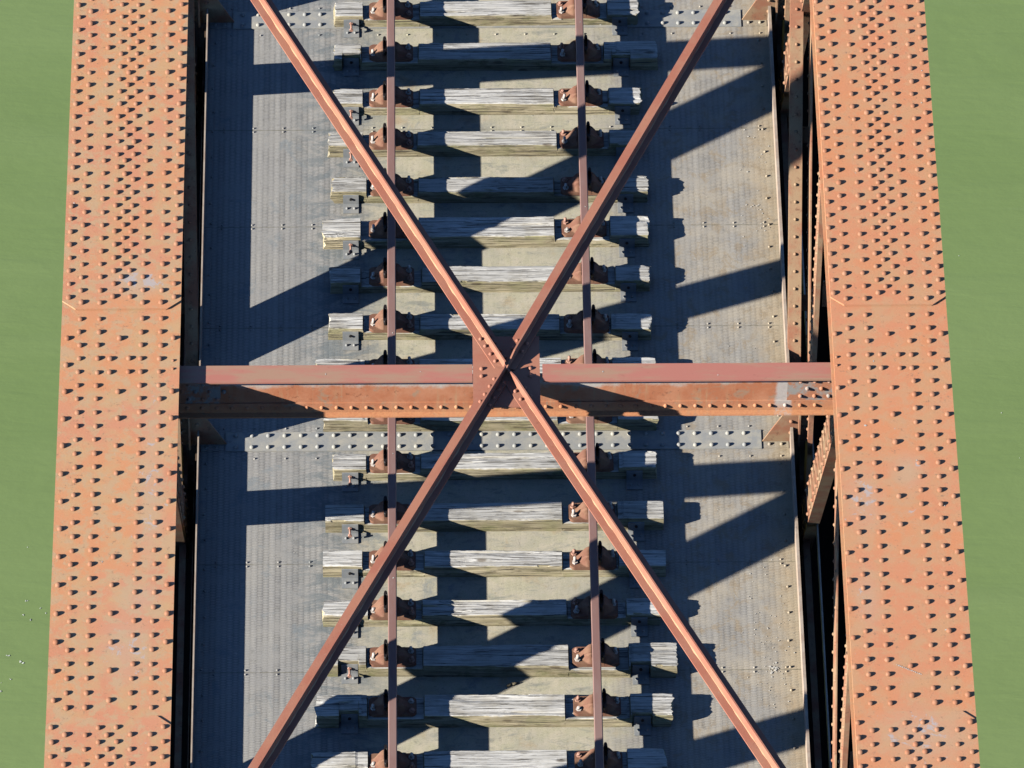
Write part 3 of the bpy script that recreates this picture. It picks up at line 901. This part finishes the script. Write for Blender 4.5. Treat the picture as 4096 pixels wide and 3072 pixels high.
# ------------------------------------------------------------------ angle brackets tying sleepers to the deck
def bracket():
    o = empty('angle_bracket')
    mb = MB()
    mb.box(-.068, .068, -.011, 0, .0015, .112)
    mb.box(-.068, .068, -.122, -.0112, .0015, .012)
    for x in (-.033, .033): mb.dome((x, -.070, .0118), (0, 0, 1), .0135, .017, 10, 3)
    mb.build('plate', M['bracket'], o)
    return o
def add_bolt(o, up):
    mb = MB()
    if up:                                     # long bolt standing proud with a square head
        mb.cyl((0, -.0112, .072), (0, -.085, .070), .0085, 8); mb.cyl((0, -.0855, .070), (0, -.100, .0695), .017, 6)
        mb.cyl((0, -.0114, .072), (0, -.022, .072), .018, 6)
        mb.build('bolt', M['pinkbolt'], o)
    else:
        mb.cyl((0, -.0112, .072), (0, -.022, .072), .013, 8); mb.build('bolt', M['key'], o)
pr = {True: bracket(), False: bracket()}
for k in pr: add_bolt(pr[k], k)
usedb = {True: False, False: False}
notch_in = {(1, -1): .055, (1, 1): .05, (14, -1): .045, (14, 1): .05, (15, -1): .06, (15, 1): .03}
proud = {(0, -1), (2, -1), (3, -1), (5, -1), (10, -1), (11, -1), (14, -1)}
for i in range(len(S)):
    for side in (-1, 1):
        if i in (8, 9, 16): continue
        xl, xr, nl, nr, sl, sr, dep = S[i]
        x = -1.19 if side < 0 else 1.205
        t = (x-xl)/(xr-xl); y = sl*(1-t)+sr*t+notch_in.get((i, side), 0)-.006
        kd = (i, side) in proud
        if not usedb[kd]: o = pr[kd]; usedb[kd] = True
        else: o = copy_tree(pr[kd])
        o.location = (x, y, 0); o.rotation_euler = (0, 0, seats[i][0])
        wh = 'left' if side < 0 else 'right'
        wh2 = place_txt[i].replace('running along', 'sleeper along').replace('full one', 'full sleeper').replace('half hidden just', 'half hidden sleeper')
        kind = 'long-bolted' if kd else 'flat'
        lb = f'grey {kind} bracket at {wh} end, {wh2}'
        tag(o, lb, 'bracket', 'angle brackets holding the sleepers')

# ------------------------------------------------------------------ loose bits
g = random.Random(11); mb = MB()
def chip(x, y, s, z=.0008):
    k = g.randint(4, 6); a0 = g.uniform(0, 6); pts = []
    for q in range(k):
        a = a0+2*PI*q/k; r = s*g.uniform(.5, 1.1); pts.append((x+r*math.cos(a)*1.3, y+r*math.sin(a), z))
    mb.prism(pts, (0, 0, g.uniform(.002, .006)))
for _ in range(70): chip(g.gauss(2.28, .10), g.gauss(2.75, .55), g.uniform(.002, .006))
for _ in range(34): chip(g.gauss(2.36, .07), g.gauss(8.0, .5), g.uniform(.003, .008))
for _ in range(26): chip(g.gauss(2.30, .03), g.gauss(2.585, .035), g.uniform(.004, .011))
for _ in range(50): chip(g.uniform(-2.0, 2.4), g.uniform(1.6, 10.4), g.uniform(.002, .005))
tag(mb.build('shell_debris', M['chip']), 'scattered white shell chips on the deck plate', 'debris', None, 'stuff')
mb = MB()
pts = [(.10, 2.40, .012), (.145, 2.418, .016), (.20, 2.437, .012)]
mb.cyl(pts[0], pts[1], .010, 7, .013); mb.cyl(pts[1], pts[2], .013, 7, .006)
tag(mb.build('twig', M['twig']), 'short broken twig on the deck between the rails near the bottom', 'twig')
mb = MB(); g = random.Random(5)
for _ in range(11):
    x = g.gauss(-4.42, .10) if g.random() < .8 else g.uniform(-5, -4.2); y = g.uniform(8.6, 10.6); s = g.choice((.005, .006, .008, .014))
    for q in range(g.randint(1, 4)):
        pts = []; k = 7; ox, oy = g.gauss(0, s*1.2), g.gauss(0, s)
        for j in range(k):
            a = 2*PI*j/k; r = s*g.uniform(.5, 1.1); pts.append((x+ox+r*math.cos(a), y+oy+r*math.sin(a), -7.999))
        mb.prism(pts, (0, 0, .004))
for _ in range(14):
    x = g.uniform(-5.2, -4.3) if g.random() < .5 else g.uniform(4.7, 6.0); y = g.uniform(9, 19); s = g.uniform(.003, .006)
    mb.prism([(x-s, y, -7.999), (x, y-s, -7.999), (x+s*1.4, y, -7.999), (x, y+s, -7.999)], (0, 0, .003))
tag(mb.build('foam_flecks', M['foam']), 'white foam flecks floating on the green water', 'foam', None, 'stuff')

mb = MB(); g = random.Random(21)
def fleck(x, y, z, a):
    pts = []; k = 7; an = g.uniform(0, 3); ra = a*g.uniform(.4, .8)
    for j in range(k):
        w_ = 2*PI*j/k; px, py = a*math.cos(w_)*g.uniform(.7, 1.1), ra*math.sin(w_)*g.uniform(.7, 1.1)
        pts.append((x+px*math.cos(an)-py*math.sin(an), y+px*math.sin(an)+py*math.cos(an), z))
    mb.prism(pts, (0, 0, .0015))
for x, y in ((3.26, 3.1), (3.24, 2.75), (2.75, .05), (3.02, -.95), (3.2, -1.4), (2.66, -.6), (3.15, -2.6), (-3.2, 1.72), (-2.52, -.55), (-2.9, -1.9)):
    fleck(x, y, ZT+.0012 if y > .62 else ZB+.0012, g.uniform(.006, .013))
for q in range(14): fleck(2.78+q*.013, -2.93-q*.007, ZB+.0012, g.uniform(.004, .009))
for x, y in ((-1.3, .03), (.75, .04), (1.6, .0), (-.6, .05)): fleck(x, y, ZS+.0012, g.uniform(.004, .008))
for sx, y in ((-1, 4.7), (-1, 6.1), (1, 9.9), (-1, 3.3), (1, 7.6)): fleck(sx*GAUGE+.008, y, RAILTOP+.0012, g.uniform(.006, .010))
tag(mb.build('bird_droppings', M['chip']), 'small white bird droppings splashed on the orange girders', 'droppings', None, 'stuff')

# ------------------------------------------------------------------ light
sc = bpy.context.scene
trav = Vector((2.1975, .800, -1)).normalized()
el = math.asin(-trav.z)
sun = bpy.data.lights.new('sun', 'SUN'); sun.energy = 5.0; sun.angle = math.radians(.5); sun.color = (1, .945, .86)
so = bpy.data.objects.new('sun', sun); C.objects.link(so); so.rotation_euler = trav.to_track_quat('-Z', 'Y').to_euler(); so.location = (-20, -8, 20)
wd = bpy.data.worlds.new('World'); sc.world = wd; wd.use_nodes = True
nt = wd.node_tree; bg = nt.nodes['Background']
sky = nt.nodes.new('ShaderNodeTexSky'); sky.sky_type = 'NISHITA'; sky.sun_disc = False
sky.air_density = .6; sky.dust_density = 0; sky.ozone_density = 6.0; sky.sun_elevation = el; sky.sun_rotation = math.atan2(-trav.x, -trav.y)
nt.links.new(sky.outputs[0], bg.inputs[0]); bg.inputs[1].default_value = .076
# ------------------------------------------------------------------ camera
cam = bpy.data.cameras.new('camera'); cam.sensor_fit = 'HORIZONTAL'; cam.sensor_width = 36; cam.lens = 30000/4096*36
cam.clip_start = 1; cam.clip_end = 3000
co = bpy.data.objects.new('camera', cam); C.objects.link(co)
r = Vector((.9999016, -.01284705, .00563359)); u = Vector((.00549109, .72800216, .68555285)); b = Vector((-.0129086, -.68545446, .72800107))
mw = Matrix(((r.x, u.x, b.x, -.63794679), (r.y, u.y, b.y, -38.036), (r.z, u.z, b.z, 46.57813477), (0, 0, 0, 1)))
co.matrix_world = mw
sc.camera = co
sc.cycles.diffuse_bounces = 0
vs = sc.view_settings; vs.view_transform = 'Standard'; vs.look = 'None'; vs.exposure = 1.15; vs.gamma = 1
